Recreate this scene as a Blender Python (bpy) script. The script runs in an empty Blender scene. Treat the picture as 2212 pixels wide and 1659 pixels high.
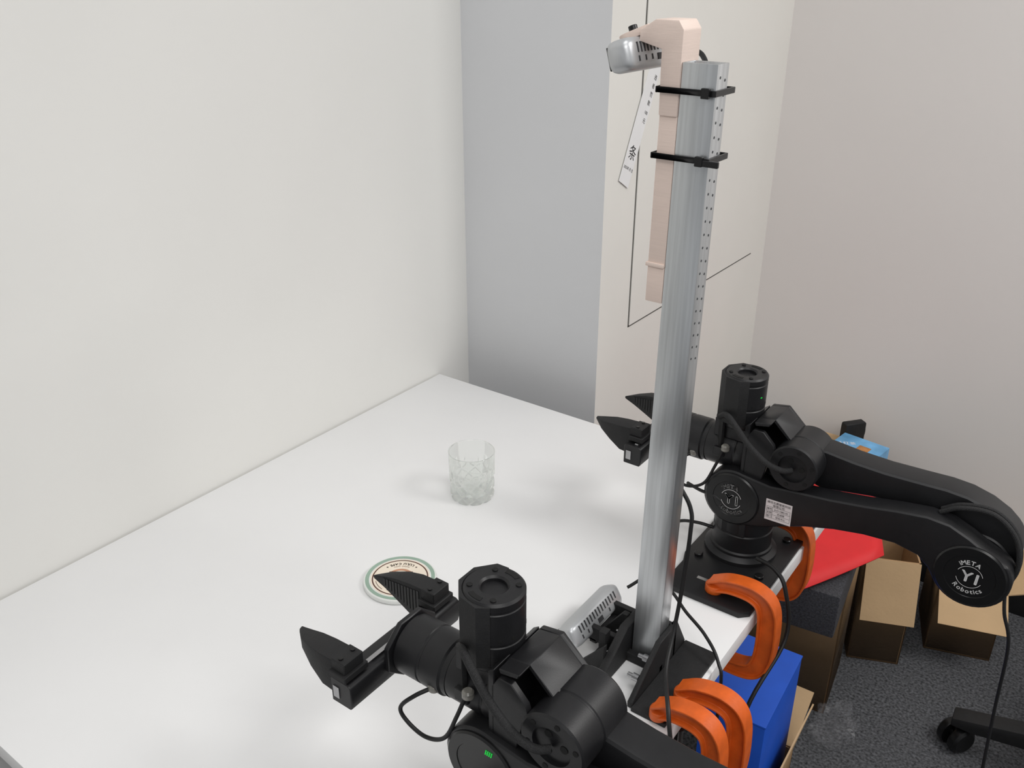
import bpy, bmesh, math, random
from mathutils import Vector, Matrix, Euler, noise
random.seed(3)
scene = bpy.context.scene
COL = scene.collection
scene.view_settings.view_transform = 'Standard'
T = 0.75            # table top height

# ------------------------------------------------------------------ materials
def srgb(r, g, b):
    f = lambda c: ((c/255)/12.92 if c/255 <= 0.04045 else (((c/255)+0.055)/1.055)**2.4)
    return (f(r), f(g), f(b), 1)

def mat(name, rgb, rough=0.5, metal=0.0, var=0.06, scale=30, bump=0.0, bscale=200, emis=None, estr=0,
        trans=0, ior=1.45, stretch=None, spec=0.5):
    m = bpy.data.materials.new(name); m.use_nodes = True
    nt = m.node_tree; n = nt.nodes; l = nt.links
    p = n["Principled BSDF"]
    c = srgb(*rgb)
    tc = n.new("ShaderNodeTexCoord"); mp = n.new("ShaderNodeMapping")
    l.new(tc.outputs["Object"], mp.inputs["Vector"])
    if stretch: mp.inputs["Scale"].default_value = stretch
    nz = n.new("ShaderNodeTexNoise"); nz.inputs["Scale"].default_value = scale
    nz.inputs["Detail"].default_value = 4
    l.new(mp.outputs[0], nz.inputs["Vector"])
    cr = n.new("ShaderNodeValToRGB")
    cr.color_ramp.elements[0].position = 0.3; cr.color_ramp.elements[1].position = 0.7
    cr.color_ramp.elements[0].color = (c[0]*(1-var), c[1]*(1-var), c[2]*(1-var), 1)
    cr.color_ramp.elements[1].color = (min(1, c[0]*(1+var)), min(1, c[1]*(1+var)), min(1, c[2]*(1+var)), 1)
    l.new(nz.outputs[0], cr.inputs[0]); l.new(cr.outputs[0], p.inputs["Base Color"])
    p.inputs["Roughness"].default_value = rough
    p.inputs["Metallic"].default_value = metal
    p.inputs["IOR"].default_value = ior
    p.inputs["Specular IOR Level"].default_value = spec
    p.inputs["Transmission Weight"].default_value = trans
    if bump:
        nb = n.new("ShaderNodeTexNoise"); nb.inputs["Scale"].default_value = bscale
        nb.inputs["Detail"].default_value = 3
        l.new(mp.outputs[0], nb.inputs["Vector"])
        b = n.new("ShaderNodeBump"); b.inputs["Strength"].default_value = bump
        b.inputs["Distance"].default_value = 0.002
        l.new(nb.outputs[0], b.inputs["Height"]); l.new(b.outputs[0], p.inputs["Normal"])
    if emis:
        p.inputs["Emission Color"].default_value = srgb(*emis)
        p.inputs["Emission Strength"].default_value = estr
    return m

M_WALL = mat("wall_paint_white", (228, 227, 223), 0.85, var=0.02, scale=2.5, bump=0.15, bscale=60)
M_WALLSHADE = mat("wall_paint_shaded", (212, 213, 215), 0.85, var=0.02, scale=3, bump=0.15, bscale=60)  # greyer than the other walls: mostly recess shade put into the paint colour
M_WALLC = mat("wall_paint_cream", (229, 227, 221), 0.8, var=0.025, scale=3, bump=0.15, bscale=60)
M_WALLR = mat("wall_paint_warm", (226, 222, 219), 0.85, var=0.02, scale=2, bump=0.12, bscale=60)
M_TABLE = mat("white_laminate", (234, 234, 234), 0.42, var=0.012, scale=6, bump=0.03, bscale=400)
M_EDGE = mat("laminate_edge", (205, 205, 203), 0.5)
M_BLACK = mat("black_anodised", (23, 23, 25), 0.42, var=0.12, scale=60, bump=0.05, bscale=900)
M_BLACK2 = mat("black_satin", (17, 17, 18), 0.3, var=0.1, scale=40)
M_BLACKM = mat("black_matte", (26, 26, 27), 0.65, var=0.15, scale=80, bump=0.2, bscale=500)
M_DEEP = mat("deep_black", (8, 8, 8), 0.7)
M_RUB = mat("cable_rubber", (20, 20, 21), 0.5, var=0.1)
M_BRAID = mat("braided_sleeve", (32, 32, 33), 0.7, var=0.6, scale=900, bump=0.6, bscale=1200)
M_STEEL = mat("steel", (170, 170, 172), 0.25, 1.0, var=0.08)
M_ALU = mat("brushed_aluminium", (200, 203, 205), 0.30, 0.85, var=0.14, scale=14, stretch=(14, 14, 0.5), bump=0.04, bscale=60)
M_ALUD = mat("drill_hole_dark", (60, 62, 64), 0.6)
M_SILV = mat("silver_shell", (188, 190, 192), 0.36, 0.5, var=0.03)
M_VENT = mat("vent_dark", (50, 50, 52), 0.6)
M_BEIGE = mat("beige_printed_plastic", (224, 205, 194), 0.55, var=0.03, scale=20, stretch=(1, 1, 30), bump=0.12, bscale=60)
M_ORANGE = mat("orange_enamel", (208, 92, 28), 0.42, var=0.14, scale=50, bump=0.2, bscale=150)
M_GREEN = mat("green_led", (20, 150, 60), 0.4, emis=(20, 220, 70), estr=0.5)
M_PRINT = mat("white_print", (240, 240, 240), 0.5)
M_STICK = mat("sticker_paper", (222, 214, 214), 0.6)
M_INK = mat("ink", (40, 38, 40), 0.6)
M_PAPER = mat("paper", (232, 232, 232), 0.7, var=0.02)
M_CARD = mat("cardboard", (166, 134, 98), 0.8, var=0.08, scale=12, bump=0.2, bscale=120)
M_CARDI = mat("cardboard_light", (190, 160, 122), 0.8, var=0.06, scale=10, bump=0.2, bscale=120)
M_RED = mat("red_sheet", (214, 38, 42), 0.6, var=0.04)
M_BLUE = mat("blue_card", (24, 82, 190), 0.5, var=0.05)
M_LBLUE = mat("light_blue_print", (110, 172, 218), 0.4, var=0.3, scale=18)
M_FOAM = mat("dark_foam", (60, 60, 64), 0.9, var=0.5, scale=260, bump=0.5, bscale=300)
M_CERW = mat("coaster_white", (226, 228, 224), 0.45)
M_CERG = mat("coaster_green", (148, 172, 156), 0.5)
M_CERC = mat("coaster_cream", (236, 224, 206), 0.5)
M_BROWN = mat("coaster_brown", (84, 46, 38), 0.5)
M_TAN = mat("coaster_tan", (190, 140, 112), 0.5)
M_CRACK = mat("panel_gap", (92, 90, 86), 0.9)
M_CARPET = mat("grey_carpet", (78, 79, 82), 0.95, var=0.75, scale=170, bump=0.9, bscale=260)

def glass_mat():
    m = bpy.data.materials.new("clear_glass"); m.use_nodes = True
    nt = m.node_tree; n = nt.nodes; l = nt.links; n.clear()
    o = n.new("ShaderNodeOutputMaterial"); g = n.new("ShaderNodeBsdfGlass"); t = n.new("ShaderNodeBsdfTransparent")
    g.inputs["IOR"].default_value = 1.45; g.inputs["Roughness"].default_value = 0.0
    g.inputs["Color"].default_value = (0.99, 1.0, 0.99, 1); t.inputs["Color"].default_value = (0.99, 0.995, 0.99, 1)
    mx = n.new("ShaderNodeMixShader"); mx.inputs[0].default_value = 0.45
    l.new(g.outputs[0], mx.inputs[1]); l.new(t.outputs[0], mx.inputs[2]); l.new(mx.outputs[0], o.inputs[0])
    return m
M_GLASS = glass_mat()
def film_mat():
    m = bpy.data.materials.new("plastic_film"); m.use_nodes = True
    nt = m.node_tree; n = nt.nodes; l = nt.links
    p = n["Principled BSDF"]; p.inputs["Base Color"].default_value = (0.35, 0.35, 0.37, 1)
    p.inputs["Roughness"].default_value = 0.15
    t = n.new("ShaderNodeBsdfTransparent"); mx = n.new("ShaderNodeMixShader")
    w = n.new("ShaderNodeTexNoise"); w.inputs["Scale"].default_value = 25
    cr = n.new("ShaderNodeMapRange"); cr.inputs[1].default_value = 0.35; cr.inputs[2].default_value = 0.7
    cr.inputs[3].default_value = 0.88; cr.inputs[4].default_value = 0.98
    l.new(w.outputs[0], cr.inputs[0]); l.new(cr.outputs[0], mx.inputs[0])
    l.new(p.outputs[0], mx.inputs[1]); l.new(t.outputs[0], mx.inputs[2])
    l.new(mx.outputs[0], n["Material Output"].inputs[0])
    return m
M_FILM = film_mat()

# ------------------------------------------------------------------ mesh helpers
def B(): return bmesh.new()

def islands(bm):
    seen = set(); out = []
    for v in bm.verts:
        if v in seen: continue
        st_ = [v]; comp = []; seen.add(v)
        while st_:
            a = st_.pop(); comp.append(a)
            for e in a.link_edges:
                b = e.other_vert(a)
                if b not in seen: seen.add(b); st_.append(b)
        out.append(comp)
    return out

def finish(bm, name, m, parent=None, bevel=0.0, loc=(0, 0, 0), rot=None, seg=2, recalc=True, ang=0.6, split=False):
    bmesh.ops.remove_doubles(bm, verts=bm.verts, dist=1e-6)
    if split:
        isl = islands(bm)
        if len(isl) > 1:
            res = []
            for comp in isl:
                nb = bmesh.new(); mp_ = {v: nb.verts.new(v.co) for v in comp}
                cs_ = set(comp)
                for f in bm.faces:
                    if f.verts[0] in cs_: nb.faces.new([mp_[v] for v in f.verts])
                res.append(finish(nb, name, m, parent, bevel, loc, rot, seg, recalc, ang))
            bm.free(); return res
    if recalc: bmesh.ops.recalc_face_normals(bm, faces=bm.faces)
    if bevel > 0:
        es = [e for e in bm.edges if len(e.link_faces) == 2 and e.calc_face_angle(0) > 0.6]
        if es:
            bmesh.ops.bevel(bm, geom=es, offset=bevel, segments=seg, affect='EDGES', clamp_overlap=True, profile=0.6)
    for f in bm.faces: f.smooth = True
    for e in bm.edges:
        if len(e.link_faces) == 2 and e.calc_face_angle(0) > ang: e.smooth = False
    me = bpy.data.meshes.new(name); bm.to_mesh(me); bm.free()
    me.materials.append(m)
    o = bpy.data.objects.new(name, me); COL.objects.link(o)
    o.location = loc
    if rot: o.rotation_euler = rot
    if parent: o.parent = parent
    return o

def empty(name, loc=(0, 0, 0), rot=(0, 0, 0), parent=None):
    o = bpy.data.objects.new(name, None); o.empty_display_size = 0.03
    COL.objects.link(o); o.location = loc; o.rotation_euler = rot
    if parent: o.parent = parent
    return o

def tag(o, label, cat, group=None):
    o["label"] = label; o["category"] = cat
    if group: o["group"] = group
    return o

def box(bm, lo, hi, M=None):
    r = bmesh.ops.create_cube(bm, size=1)
    lo = Vector(lo); hi = Vector(hi); c = (lo+hi)/2; s = hi-lo
    for v in r['verts']:
        v.co = Vector((v.co.x*s.x, v.co.y*s.y, v.co.z*s.z))+c
        if M: v.co = M @ v.co
    return r['verts']

AX = {'z': Matrix.Identity(4), 'x': Matrix.Rotation(math.pi/2, 4, 'Y'), 'y': Matrix.Rotation(-math.pi/2, 4, 'X')}
def lathe(bm, prof, c=(0, 0, 0), axis='z', seg=48, M=None, closed=False):
    A = Matrix.Translation(c) @ AX[axis]
    if M: A = M @ A
    rings = []
    for r, h in prof:
        if r < 1e-7: rings.append([bm.verts.new(A @ Vector((0, 0, h)))])
        else: rings.append([bm.verts.new(A @ Vector((r*math.cos(2*math.pi*i/seg), r*math.sin(2*math.pi*i/seg), h))) for i in range(seg)])
    pairs = list(zip(rings, rings[1:]))
    if closed: pairs.append((rings[-1], rings[0]))
    for a, b in pairs:
        for i in range(seg):
            j = (i+1) % seg
            if len(a) == 1 and len(b) == 1: continue
            if len(a) == 1: bm.faces.new((a[0], b[i], b[j]))
            elif len(b) == 1: bm.faces.new((a[i], a[j], b[0]))
            else: bm.faces.new((a[i], a[j], b[j], b[i]))

def cyl(bm, c, r, h0, h1, axis='z', seg=48, ch=0.0, M=None):
    if ch: lathe(bm, [(0, h0), (r-ch, h0), (r, h0+ch), (r, h1-ch), (r-ch, h1), (0, h1)], c, axis, seg, M)
    else: lathe(bm, [(0, h0), (r, h0), (r, h1), (0, h1)], c, axis, seg, M)

def prism(bm, pts, a, b, axis='y', M=None):
    def P(p, h):
        v = {'y': Vector((p[0], h, p[1])), 'z': Vector((p[0], p[1], h)), 'x': Vector((h, p[0], p[1]))}[axis]
        return M @ v if M else v
    A = [bm.verts.new(P(p, a)) for p in pts]; Bv = [bm.verts.new(P(p, b)) for p in pts]
    bm.faces.new(A); bm.faces.new(Bv)
    n = len(pts)
    for i in range(n):
        j = (i+1) % n
        bm.faces.new((A[i], A[j], Bv[j], Bv[i]))

def smooth_path(pts, sub=8):
    P = [Vector(p) for p in pts]; P = [2*P[0]-P[1]] + P + [2*P[-1]-P[-2]]
    out = []
    for i in range(1, len(P)-2):
        for k in range(sub):
            t = k/sub; a, b, c, d = P[i-1:i+3]
            out.append(0.5*((2*b)+(-a+c)*t+(2*a-5*b+4*c-d)*t*t+(-a+3*b-3*c+d)*t**3))
    out.append(P[-2]); return out

def sweep(bm, pts, r, seg=10, sub=8, closed=False):
    path = smooth_path(pts, sub) if sub > 1 else [Vector(p) for p in pts]
    up = Vector((0.123, 0.2, 1)).normalized(); rings = []
    for i, p in enumerate(path):
        t = (path[min(i+1, len(path)-1)]-path[max(i-1, 0)])
        if t.length < 1e-9: t = Vector((0, 0, 1))
        t.normalize()
        n = up - t*up.dot(t)
        if n.length < 1e-4: n = t.orthogonal()
        n.normalize(); up = n; b = t.cross(n)
        rings.append([bm.verts.new(p+(n*math.cos(2*math.pi*k/seg)+b*math.sin(2*math.pi*k/seg))*r) for k in range(seg)])
    for a, b in zip(rings, rings[1:]):
        for k in range(seg):
            bm.faces.new((a[k], a[(k+1) % seg], b[(k+1) % seg], b[k]))
    bm.faces.new(rings[0]); bm.faces.new(rings[-1][::-1])

def arc(cx, cy, r, a0, a1, n=14):
    return [(cx+r*math.cos(math.radians(a0+(a1-a0)*i/n)), cy+r*math.sin(math.radians(a0+(a1-a0)*i/n))) for i in range(n+1)]

_gc = {}
def glyph(body):
    if body in _gc: return _gc[body]
    cu = bpy.data.curves.new("t", 'FONT'); cu.body = body; cu.size = 1; cu.resolution_u = 4
    o = bpy.data.objects.new("t", cu); COL.objects.link(o)
    dg = bpy.context.evaluated_depsgraph_get()
    me = bpy.data.meshes.new_from_object(o.evaluated_get(dg))
    vs = [v.co.copy() for v in me.vertices]; fs = [tuple(p.vertices) for p in me.polygons]
    bpy.data.objects.remove(o); bpy.data.curves.remove(cu); bpy.data.meshes.remove(me)
    _gc[body] = (vs, fs); return _gc[body]

def add_text(bm, M, body, size, x=0, y=0, rot=0, bold=0.0, center=True):
    vs, fs = glyph(body)
    if not vs: return 0
    x0 = min(v.x for v in vs); x1 = max(v.x for v in vs)
    y0, y1 = 0, 0.7
    R = Matrix.Rotation(rot, 3, 'Z')
    offs = [(0, 0)] if not bold else [(-bold, 0), (bold, 0), (0, bold), (0, -bold)]
    for dx, dy in offs:
        nv = []
        for v in vs:
            q = Vector(((v.x-((x0+x1)/2 if center else 0))*size, (v.y-(y0+y1)/2)*size, 0))
            q = R @ q
            nv.append(bm.verts.new(M @ Vector((q.x+x+dx, q.y+y+dy, 0))))
        for f in fs:
            try: bm.faces.new([nv[i] for i in f])
            except ValueError: pass
    return (x1-x0)*size

def gw(ch, size):
    vs, fs = glyph(ch)
    return (max(v.x for v in vs)-min(v.x for v in vs))*size if vs else 0.25*size

def arc_text(bm, M, body, size, R, mid, top=True, gap=0.14, bold=0.0):
    ws = [gw(c, size) for c in body]; tot = sum(ws)+gap*size*(len(body)-1)
    pos = -tot/2
    for c, w in zip(body, ws):
        s = pos+w/2; pos += w+gap*size
        if c == ' ': continue
        if top:
            a = math.radians(mid)-s/R; rot = a-math.pi/2
        else:
            a = math.radians(mid)+s/R; rot = a+math.pi/2
        add_text(bm, M, c, size, R*math.cos(a), R*math.sin(a), rot, bold)

def ring2d(bm, M, r0, r1, a0=0, a1=360, n=48, cx=0, cy=0):
    A = arc(cx, cy, r0, a0, a1, n); C = arc(cx, cy, r1, a0, a1, n)
    va = [bm.verts.new(M @ Vector((p[0], p[1], 0))) for p in A]; vc = [bm.verts.new(M @ Vector((p[0], p[1], 0))) for p in C]
    for i in range(n): bm.faces.new((va[i], va[i+1], vc[i+1], vc[i]))

# ------------------------------------------------------------------ room shell
def struct(o): o["kind"] = "structure"; return o
LX, GY, CX, RY = -1.166, 1.426, -0.831, 2.30
H = 2.75
def slab(name, lo, hi, m):
    bm = B(); box(bm, lo, hi); return struct(finish(bm, name, m))
slab("wall_left", (LX-0.12, -1.2, 0), (LX, GY+0.1, H), M_WALL)
wr = slab("wall_recess", (LX, GY, 0), (CX, GY+0.1, H), M_WALLSHADE)
wr.data.materials.append(M_WALLC)
for p in wr.data.polygons:
    if p.normal.x > 0.9: p.material_index = 1
slab("wall_column", (CX-0.12, GY+0.1, 0), (CX, RY, H), M_WALLC)
slab("wall_right", (CX-0.12, RY, 0), (3.0, RY+0.12, H), M_WALLR)
slab("floor", (LX-0.12, -1.2, -0.05), (3.0, RY+0.12, 0), M_CARPET)
bm = B(); box(bm, (CX+0.001, RY-0.012, 0), (3.0, RY, 0.075)); struct(finish(bm, "baseboard_right", M_BLACKM, bevel=0.002))
dy0, dy1, dz0, dz1 = 1.548, 2.205, 0.864, 2.1
bm = B(); box(bm, (CX, dy0+0.0025, dz0+0.003), (CX+0.002, dy1-0.003, dz1)); d = struct(finish(bm, "door_1", M_WALLC))
bm = B()
box(bm, (CX, dy0-0.001, dz0), (CX+0.0006, dy0+0.0025, dz1))
box(bm, (CX, dy0, dz0-0.001), (CX+0.0006, dy1, dz0+0.003))
box(bm, (CX, dy1-0.003, dz0+0.12), (CX+0.0006, dy1, dz1))
struct(finish(bm, "trim_1", M_CRACK))

# ------------------------------------------------------------------ table
TX0, TX1, TY0, TY1 = -1.162, -0.300, 0.25, 1.321
tab = tag(empty("table", (0, 0, 0)), "white laminate table pushed against the wall", "table")
bm = B(); box(bm, (TX0, TY0, T-0.025), (TX1, TY1, T)); finish(bm, "tabletop", M_TABLE, tab, bevel=0.0012)
for lx in (TX0+0.05, TX1-0.22):
    for ly in (TY0+0.05, TY1-0.07):
        bm = B(); box(bm, (lx-0.02, ly-0.02, 0), (lx+0.02, ly+0.02, T-0.0651)); finish(bm, "leg", M_EDGE, tab, bevel=0.002)
bm = B()
box(bm, (TX0+0.03, TY0+0.04, T-0.065), (TX1-0.18, TY0+0.07, T-0.025)); box(bm, (TX0+0.03, TY1-0.08, T-0.065), (TX1-0.18, TY1-0.05, T-0.025))
box(bm, (TX0+0.04, TY0+0.07, T-0.065), (TX0+0.07, TY1-0.08, T-0.025)); box(bm, (TX1-0.235, TY0+0.07, T-0.065), (TX1-0.205, TY1-0.08, T-0.025))
finish(bm, "frame", M_EDGE, tab)

# ------------------------------------------------------------------ robot arm
GA = "pair of black robot arms"
arm = tag(empty("robot_arm", (-0.375, 1.095, T)), "black robot arm with paper label, clamped behind the metal pole", "robot arm", GA)
def slot(bm, x0, x1, y, z, w=0.003):
    box(bm, (x0, y-w, z), (x1, y+w, z+0.0006))
bm = B()
pl = [(-0.055, -0.135), (-0.045, -0.145), (0.06, -0.145), (0.072, -0.133), (0.072, 0.133), (0.06, 0.145), (-0.045, 0.145), (-0.055, 0.135), (-0.055, 0.08), (-0.062, 0.06), (-0.062, -0.06), (-0.055, -0.08)]
prism(bm, pl, 0.0, 0.009, 'z'); base = finish(bm, "base_plate", M_BLACK, arm, bevel=0.0015)
bm = B()
for y in (-0.105, 0.105): slot(bm, -0.02, 0.035, y, 0.0086)
finish(bm, "plate_slot", M_STEEL, base, split=True)
bm = B()
for x, y in ((-0.042, -0.055), (0.052, -0.055), (-0.042, 0.055), (0.052, 0.055)):
    cyl(bm, (x, y, 0), 0.0065, 0.009, 0.0135, seg=20, ch=0.001)
finish(bm, "plate_screw", M_BLACK2, base, split=True)
bm = B()
lathe(bm, [(0, 0.009), (0.053, 0.009), (0.053, 0.015), (0.049, 0.018), (0.0455, 0.02), (0.0455, 0.024), (0.043, 0.026), (0.043, 0.052), (0.0415, 0.0535), (0.0415, 0.056), (0.043, 0.0575), (0.043, 0.078), (0.040, 0.082), (0, 0.082)], seg=64)
finish(bm, "base_column", M_BLACK, arm)
bm = B()
yoke = [(-0.038, 0.075), (-0.03, 0.10), (0.03, 0.10), (0.04, 0.075)]
prism(bm, yoke, -0.03, 0.034)
cyl(bm, (0, 0, 0.115), 0.040, -0.011, 0.046, 'y', ch=0.002)
cyl(bm, (0, 0, 0.115), 0.034, 0.046, 0.052, 'y', ch=0.002)
box(bm, (-0.018, -0.042, 0.055), (0.018, -0.030, 0.085))
finish(bm, "shoulder_joint", M_BLACK, arm, bevel=0.0008, seg=1)
S0 = (-0.006, 0.115); E0 = (0.306, 0.120)
outline = arc(S0[0], S0[1], 0.044, 300, 75, 26)
outline += [(0.045, 0.153), (0.085, 0.158), (0.125, 0.162), (0.17, 0.169), (0.21, 0.177), (0.245, 0.182), (0.272, 0.180), (0.296, 0.170), (0.318, 0.158)]
outline += arc(E0[0], E0[1], 0.046, 35, -150, 20)
outline += [(0.258, 0.110), (0.243, 0.123), (0.214, 0.129), (0.175, 0.126), (0.138, 0.119), (0.10, 0.108), (0.07, 0.096), (0.045, 0.085)]
bm = B(); prism(bm, outline, -0.044, -0.012); ul = finish(bm, "upper_link", M_BLACK, arm, bevel=0.005, seg=3)
for c, r in ((S0, 0.040), (E0, 0.042)):
    bm = B()
    lathe(bm, [(0, -0.0462), (r-0.013, -0.0462), (r-0.0125, -0.0470), (r-0.002, -0.0470), (r, -0.0452), (r, -0.043), (0, -0.043)], (c[0], 0, c[1]), 'y', 64)
    finish(bm, "joint_cover", M_BLACK2, ul)
logos = []
for c, rr in ((S0, 0.0), (E0, -0.05)):
    bm = B()
    M = Matrix.Translation((c[0], -0.0470, c[1])) @ Matrix.Rotation(math.pi/2, 4, 'X') @ Matrix.Rotation(rr, 4, 'Z')
    Mt = Matrix.Translation((0, -0.0004, 0)) @ M
    add_text(bm, Mt, "Y1", 0.021, 0, 0, 0, bold=0.0005)
    ring2d(bm, Mt, 0.0148, 0.0153, 20, 160); ring2d(bm, Mt, 0.0148, 0.0153, 200, 340)
    arc_text(bm, Mt, "iMETA", 0.0085, 0.0205, 100, True, bold=0.00016)
    arc_text(bm, Mt, "Robotics", 0.0085, 0.0205, 275, False, bold=0.00016)
    logos.append(finish(bm, "lettering", M_PRINT, ul, recalc=False))
# forearm
fo = [(0.088, 0.212), (0.105, 0.211), (0.14, 0.207), (0.18, 0.205), (0.225, 0.206), (0.255, 0.207), (0.28, 0.205), (0.305, 0.198), (0.326, 0.187)]
fo += arc(0.306, 0.145, 0.045, 45, -120, 18)
fo += [(0.276, 0.135), (0.262, 0.150), (0.24, 0.162), (0.21, 0.166), (0.17, 0.164), (0.135, 0.158), (0.105, 0.152), (0.085, 0.158)]
bm = B(); prism(bm, fo, -0.008, 0.034); fa = finish(bm, "forearm", M_BLACK, arm, bevel=0.006, seg=3)
bm = B()
cyl(bm, (0.306, 0, 0.122), 0.040, -0.0118, 0.05, 'y', ch=0.002)
cyl(bm, (0.306, 0, 0.122), 0.033, 0.05, 0.056, 'y', ch=0.001)
finish(bm, "elbow_joint", M_BLACK, arm, seg=1)
for dy in (-0.022, -0.013):
    bm = B()
    sweep(bm, [(0.255, dy, 0.182), (0.277, dy, 0.196), (0.313, dy, 0.200), (0.341, dy, 0.178), (0.352, dy, 0.14), (0.345, dy, 0.105)], 0.0032, 10)
    finish(bm, "elbow_cable", M_BRAID, arm)
bm = B()
sweep(bm, [(0.345, -0.02, 0.105), (0.352, -0.03, 0.075), (0.366, -0.03, 0.03), (0.372, -0.02, -0.08), (0.38, -0.02, -0.2)], 0.0022, 8)
finish(bm, "power_cable", M_RUB, arm)
W = (0.072, 0.190)
bm = B()
lathe(bm, [(0, -0.040), (0.020, -0.040), (0.020, -0.044), (0.0315, -0.044), (0.0335, -0.042), (0.0335, -0.012), (0.0325, -0.011), (0.0325, -0.009), (0.0335, -0.008), (0.0335, 0.030), (0.031, 0.033), (0, 0.033)], (W[0], 0, W[1]), 'y', 56)
wj = finish(bm, "wrist_joint", M_BLACK, arm)
bm = B()
for k in range(6):
    a = k*math.pi/3+0.3
    cyl(bm, (W[0]+0.026*math.cos(a), 0, W[1]+0.026*math.sin(a)), 0.0028, -0.0446, -0.0438, 'y', seg=14)
for k in range(3):
    a = k*2*math.pi/3
    cyl(bm, (W[0]+0.011*math.cos(a), 0, W[1]+0.011*math.sin(a)), 0.004, -0.0406, -0.0398, 'y', seg=16)
finish(bm, "joint_hole", M_DEEP, wj, split=True)
bm = B()
ck = [(0.002, 0.150), (0.002, 0.228), (0.010, 0.239), (0.033, 0.243), (0.064, 0.214), (0.096, 0.205), (0.098, 0.165), (0.07, 0.152), (0.04, 0.145)]
prism(bm, ck, 0.028, 0.035)
ck2 = [(0.002, 0.152), (0.002, 0.215), (0.010, 0.228), (0.024, 0.228), (0.040, 0.212), (0.044, 0.20), (0.035, 0.18), (0.03, 0.155)]
prism(bm, ck2, -0.037, -0.030)
prism(bm, [(0.002, 0.228), (0.010, 0.239), (0.033, 0.243), (0.064, 0.214), (0.060, 0.211), (0.031, 0.238), (0.012, 0.234), (0.006, 0.226)], -0.020, 0.0281)
prism(bm, [(0.010, 0.239), (0.033, 0.243), (0.031, 0.238), (0.012, 0.234)], -0.037, -0.0199)
prism(bm, [(-0.002, 0.15), (-0.002, 0.230), (0.005, 0.235), (0.005, 0.148)], -0.037, 0.035)
finish(bm, "wrist_bracket", M_BLACK, arm, bevel=0.0008, seg=1)
bm = B()
lathe(bm, [(0, -0.062), (0.029, -0.062), (0.0295, -0.060), (0.0295, -0.020), (0.0285, -0.019), (0.0285, -0.017), (0.0295, -0.016), (0.0295, -0.004), (0.026, -0.002), (0, -0.002)], (0, 0, 0.172), 'x', 56)
box(bm, (-0.052, -0.022, 0.195), (0.004, 0.022, 0.222))
box(bm, (-0.046, -0.033, 0.168), (-0.03, -0.026, 0.182))
finish(bm, "wrist_housing", M_BLACK, arm, bevel=0.0006, seg=1)
MX = -0.022
mo = empty("wrist_motor", (MX, 0, 0), parent=arm)
bm = B()
lathe(bm, [(0, 0.214), (0.0275, 0.214), (0.0295, 0.217), (0.0295, 0.243), (0.0287, 0.244), (0.0287, 0.246), (0.0295, 0.247), (0.0295, 0.280), (0.0287, 0.281), (0.0287, 0.283), (0.0295, 0.284), (0.0295, 0.290), (0.0275, 0.2925), (0.0145, 0.2925), (0.0125, 0.2905), (0.0125, 0.287), (0.0, 0.287)], seg=72)
finish(bm, "motor_body", M_BLACK, mo)
bm = B()
def octa(r0, a0, a1, n): return [(r0*math.cos(math.radians(a0+(a1-a0)*i/n)), r0*math.sin(math.radians(a0+(a1-a0)*i/n))) for i in range(n+1)]
def P2(r, a): return (r*math.cos(math.radians(a)), r*math.sin(math.radians(a)))
sh = [P2(0.0308, 100)] + octa(0.0345, 122, 278, 4) + [P2(0.0308, 300)] + octa(0.0296, 300, 100, 18)
prism(bm, sh, 0.222, 0.2910, 'z')
sh2 = octa(0.0350, 155, 245, 2) + octa(0.0296, 245, 155, 8)
prism(bm, sh2, 0.178, 0.2221, 'z')
finish(bm, "motor_shield", M_BLACKM, mo, bevel=0.0006, seg=2)
bm = B()
for k in range(4):
    a = math.radians(35+90*k)
    cyl(bm, (0.0225*math.cos(a), 0.0225*math.sin(a), 0), 0.0028, 0.2925, 0.2938, seg=18, ch=0.0004)
finish(bm, "motor_screw", M_DEEP, mo, split=True)
bm = B()
for a0 in (60, 240):
    pts = arc(0, 0, 0.0255, a0, a0+38, 8) + arc(0, 0, 0.0205, a0+38, a0, 8)
    prism(bm, pts, 0.2922, 0.2929, 'z')
finish(bm, "motor_recess", M_DEEP, mo, split=True)
bm = B(); Ml = Matrix.Rotation(math.radians(-20), 4, 'Z')
box(bm, (0.0288, -0.0014, 0.2635), (0.0298, 0.0014, 0.2650), Ml)
led = finish(bm, "indicator_light", M_GREEN, mo)
bm = B()
for k in range(7):
    a = math.radians(-95+k*26)
    box(bm, (0.0292, -0.0018, 0.2505), (0.0297, 0.0018, 0.253), Matrix.Rotation(a, 4, 'Z'))
finish(bm, "motor_mark", M_DEEP, mo)
# gripper
gr = empty("gripper", (0, 0, 0.168), parent=arm)
bm = B()
lathe(bm, [(0, -0.128), (0.030, -0.128), (0.0315, -0.126), (0.0315, -0.098), (0.0305, -0.097), (0.0305, -0.0945), (0.0315, -0.0935), (0.0315, -0.070), (0.0295, -0.068), (0.0295, -0.062), (0, -0.062)], (0, 0, 0.003), 'x', 64)
finish(bm, "gripper_motor", M_BLACK, gr)
bm = B()
hexa = [(0.036*math.cos(math.radians(22.5+45*i))*1.1, 0.003+0.036*math.sin(math.radians(22.5+45*i))) for i in range(8)]
prism(bm, hexa, -0.134, -0.128, 'x')
finish(bm, "mount_plate", M_BLACK, gr, bevel=0.001, seg=1)
bm = B()
prism(bm, [(-0.162, -0.028), (-0.136, -0.028), (-0.134, -0.02), (-0.134, 0.0), (-0.138, 0.003), (-0.160, 0.003), (-0.162, 0.0)], -0.084, 0.082)
finish(bm, "rail_body", M_BLACK, gr, bevel=0.001, seg=1)
bm = B()
box(bm, (-0.158, -0.0850, -0.020), (-0.150, -0.0838, -0.006))
finish(bm, "rail_end_block", M_STEEL, gr)
bm = B()
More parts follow.
